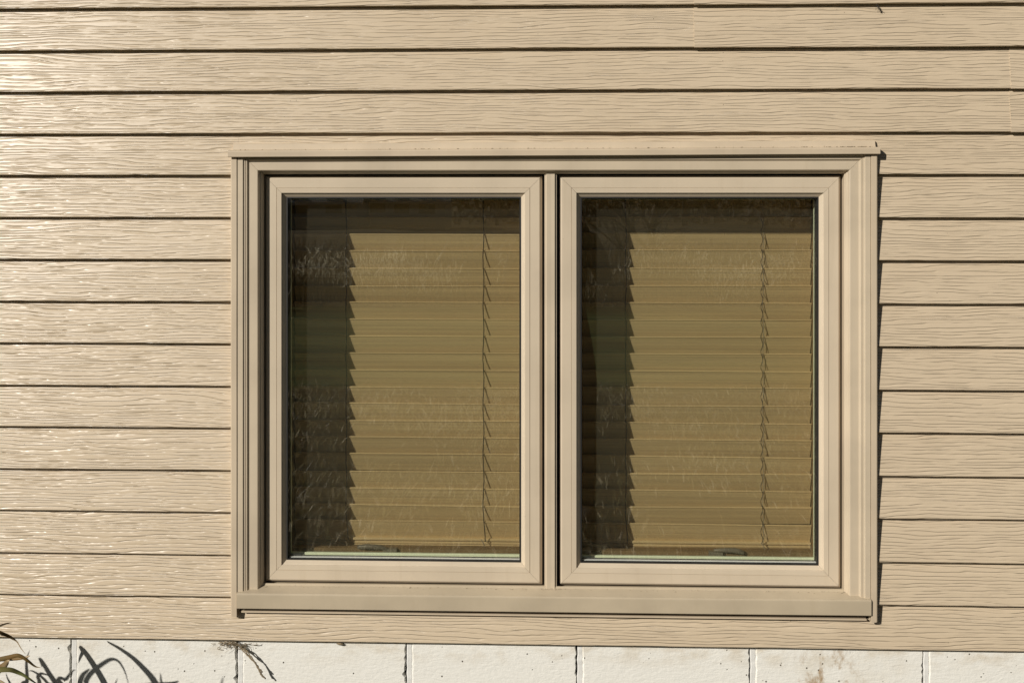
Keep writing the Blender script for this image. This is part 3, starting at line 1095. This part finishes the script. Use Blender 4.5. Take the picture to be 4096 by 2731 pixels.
def far_house(x, y, w, d, hw, hr, label):
    z = land(x, y)
    t = tag(empty('house', (x, y, z)), label, 'house', None)
    b = MB(); b.box(x - w / 2, x + w / 2, y - d / 2, y + d / 2, z - 1, z + hw)
    b.add([(x - w / 2 + .01, y - d / 2, z + hw), (x - w / 2 + .01, y + d / 2, z + hw), (x - w / 2 + .01, y, z + hw + hr - .1)], [(0, 1, 2)])
    b.add([(x + w / 2 - .01, y - d / 2, z + hw), (x + w / 2 - .01, y + d / 2, z + hw), (x + w / 2 - .01, y, z + hw + hr - .1)], [(0, 1, 2)])
    wl = b.build('wall', M['housewall'], t)
    b = MB()
    e = .4
    for s in (-1, 1):
        b.add([(x - w / 2 - e, y + s * (d / 2 + e), z + hw - .2), (x + w / 2 + e, y + s * (d / 2 + e), z + hw - .2), (x + w / 2 + e, y, z + hw + hr), (x - w / 2 - e, y, z + hw + hr),
               (x - w / 2 - e, y + s * (d / 2 + e), z + hw - .05), (x + w / 2 + e, y + s * (d / 2 + e), z + hw - .05), (x + w / 2 + e, y, z + hw + hr + .15), (x - w / 2 - e, y, z + hw + hr + .15)],
              [(0, 1, 2, 3), (7, 6, 5, 4), (0, 4, 5, 1), (1, 5, 6, 2), (2, 6, 7, 3), (3, 7, 4, 0)])
    b.build('roof', M['roof'], t)
    for k in range(3):
        wx = x - w / 2 + w * (k + .7) / 3.4
        b = MB(); b.box(wx - .5, wx + .5, y + d / 2 - .05, y + d / 2 + .03, z + 1.0, z + 2.2)
        b.build('window', M['darkglass'], t)


far_house(-15.5, -70, 7, 6, 1.7, 1.5, 'pale house with grey roof across the field, left of the other house')
far_house(-9.8, -74, 5.5, 5, 1.8, 1.3, 'smaller pale house with grey roof across the field, right of the other house')


# photographer standing before the window, camera raised
def photographer():
    px, py = .02, -2.98
    t = tag(empty('person', (px, py, 0)), 'person in dark jacket on the lawn facing the window, camera raised to the eye', 'person')
    V, E, Rd = [], [], []
    def add(p, r, par=None):
        V.append(Vector((px, py, 0)) + Vector(p)); Rd.append(r)
        if par is not None: E.append((par, len(V) - 1))
        return len(V) - 1
    pel = add((0, 0, .95), (.165, .115))
    wst = add((0, .0, 1.08), (.145, .105), pel)
    che = add((0, -.01, 1.27), (.17, .12), wst)
    sho = add((0, -.005, 1.40), (.13, .095), che)
    nek = add((0, .015, 1.48), (.058, .058), sho)
    hd1 = add((0, .03, 1.555), (.066, .078), nek)
    hd2 = add((0, .035, 1.63), (.077, .093), hd1)
    add((0, .025, 1.70), (.062, .072), hd2)
    for s in (-1, 1):
        hip = add((s * .10, 0, .88), (.095, .095), pel)
        th = add((s * .125, .01, .68), (.082, .085), hip)
        kn = add((s * .135, .02, .49), (.058, .060), th)
        cf = add((s * .145, .0, .34), (.056, .060), kn)
        an = add((s * .15, -.01, .10), (.040, .044), cf)
        hl = add((s * .15, .01, .045), (.042, .042), an)
        add((s * .165, .16, .035), (.040, .030), hl)
        sh = add((s * .165, -.005, 1.39), (.068, .068), sho)
        up = add((s * .215, .03, 1.28), (.054, .054), sh)
        el = add((s * .235, .08, 1.17 if s < 0 else 1.20), (.043, .043), up)
        fo = add((s * .17, .16, 1.36), (.038, .038), el)
        wr = add((s * .105, .195, 1.50), (.027, .030), fo)
        pa = add((s * .085, .185, 1.555), (.030, .022), wr)
        # fingers wrapped over the camera's top and thumb behind it
        for q in range(4):
            a = add((s * (.080 - .004 * q), .205 - .012 * q, 1.600 - .004 * q), (.0095, .0095), pa)
            c = add((s * (.064 - .006 * q), .222 - .013 * q, 1.622 - .005 * q), (.0088, .0088), a)
            add((s * (.046 - .006 * q), .222 - .013 * q, 1.626 - .008 * q), (.0078, .0078), c)
        a = add((s * .070, .150, 1.575), (.011, .011), pa)
        add((s * .052, .140, 1.585), (.0095, .0095), a)
    me = bpy.data.meshes.new('skeleton')
    me.from_pydata(V, E, [])
    o = bpy.data.objects.new('skeleton', me)
    COL.objects.link(o)
    md = o.modifiers.new('skin', 'SKIN')
    sv = me.skin_vertices[0].data if me.skin_vertices else None
    if sv is None:
        import bmesh
        bm = bmesh.new(); bm.from_mesh(me); bm.verts.layers.skin.verify(); bm.to_mesh(me); bm.free()
        sv = me.skin_vertices[0].data
    for i, r in enumerate(Rd): sv[i].radius = r
    sv[0].use_root = True
    sb = o.modifiers.new('sub', 'SUBSURF'); sb.levels = 2; sb.render_levels = 2
    dg = bpy.context.evaluated_depsgraph_get()
    body = bpy.data.meshes.new_from_object(o.evaluated_get(dg))
    bpy.data.objects.remove(o)
    body.name = 'body'
    body.materials.clear()
    for m in (M['jacket'], M['trousers'], M['skin'], M['black']): body.materials.append(m)
    for p in body.polygons:
        c = p.center - Vector((px, py, 0))
        p.use_smooth = True
        p.material_index = 0
        if c.z < .95: p.material_index = 1
        if c.z < .09: p.material_index = 0
        if c.z > 1.475 and abs(c.x) < .095 and c.y < .13: p.material_index = 2
        if c.z > 1.50 and c.y > .13: p.material_index = 2
    for v in body.vertices: v.co -= Vector((px, py, 0))
    bo = bpy.data.objects.new('body', body)
    COL.objects.link(bo); bo.parent = t
    # face: nose, mouth, ears, eyes; hair
    def ell(name, c, r, mat):
        b = MB(); rings = []
        for i in range(9):
            th_ = math.pi * (i + .02) / 8.04
            rings.append([(px + c[0] + r[0] * math.sin(th_) * math.cos(a), py + c[1] + r[1] * math.sin(th_) * math.sin(a), c[2] + r[2] * math.cos(th_)) for a in [k * math.pi / 5 for k in range(10)]])
        b.loft(rings)
        return b.build(name, mat, t, True)
    ell('nose', (0, .125, 1.595), (.013, .020, .022), M['skin'])
    ell('mouth', (0, .112, 1.555), (.024, .010, .006), M['skin'])
    for s in (-1, 1):
        ell('ear', (s * .079, .025, 1.61), (.010, .020, .030), M['skin'])
        ell('eye', (s * .031, .113, 1.625), (.012, .010, .009), M['black'])
    ell('hair', (0, .002, 1.66), (.088, .098, .095), M['hair'])
    # camera in the hands
    k = tag(empty('camera', (px, py + .19, 1.60)), 'black photo camera with round lens held up by the person in dark jacket', 'camera')
    b = MB(); b.box(px - .062, px + .062, py + .150, py + .192, 1.560, 1.628); b.box(px - .022, px + .022, py + .152, py + .190, 1.6285, 1.650)
    b.build('camera_body', M['black'], k)
    b = MB()
    cs = [(py + .1925, .034), (py + .208, .034), (py + .210, .030), (py + .2135, .030)]
    b.loft([[(px - .02 + r * math.cos(a), y, 1.595 + r * math.sin(a)) for a in [q * math.pi / 9 for q in range(18)]] for y, r in cs])
    b.build('lens', M['black'], k, True)


photographer()
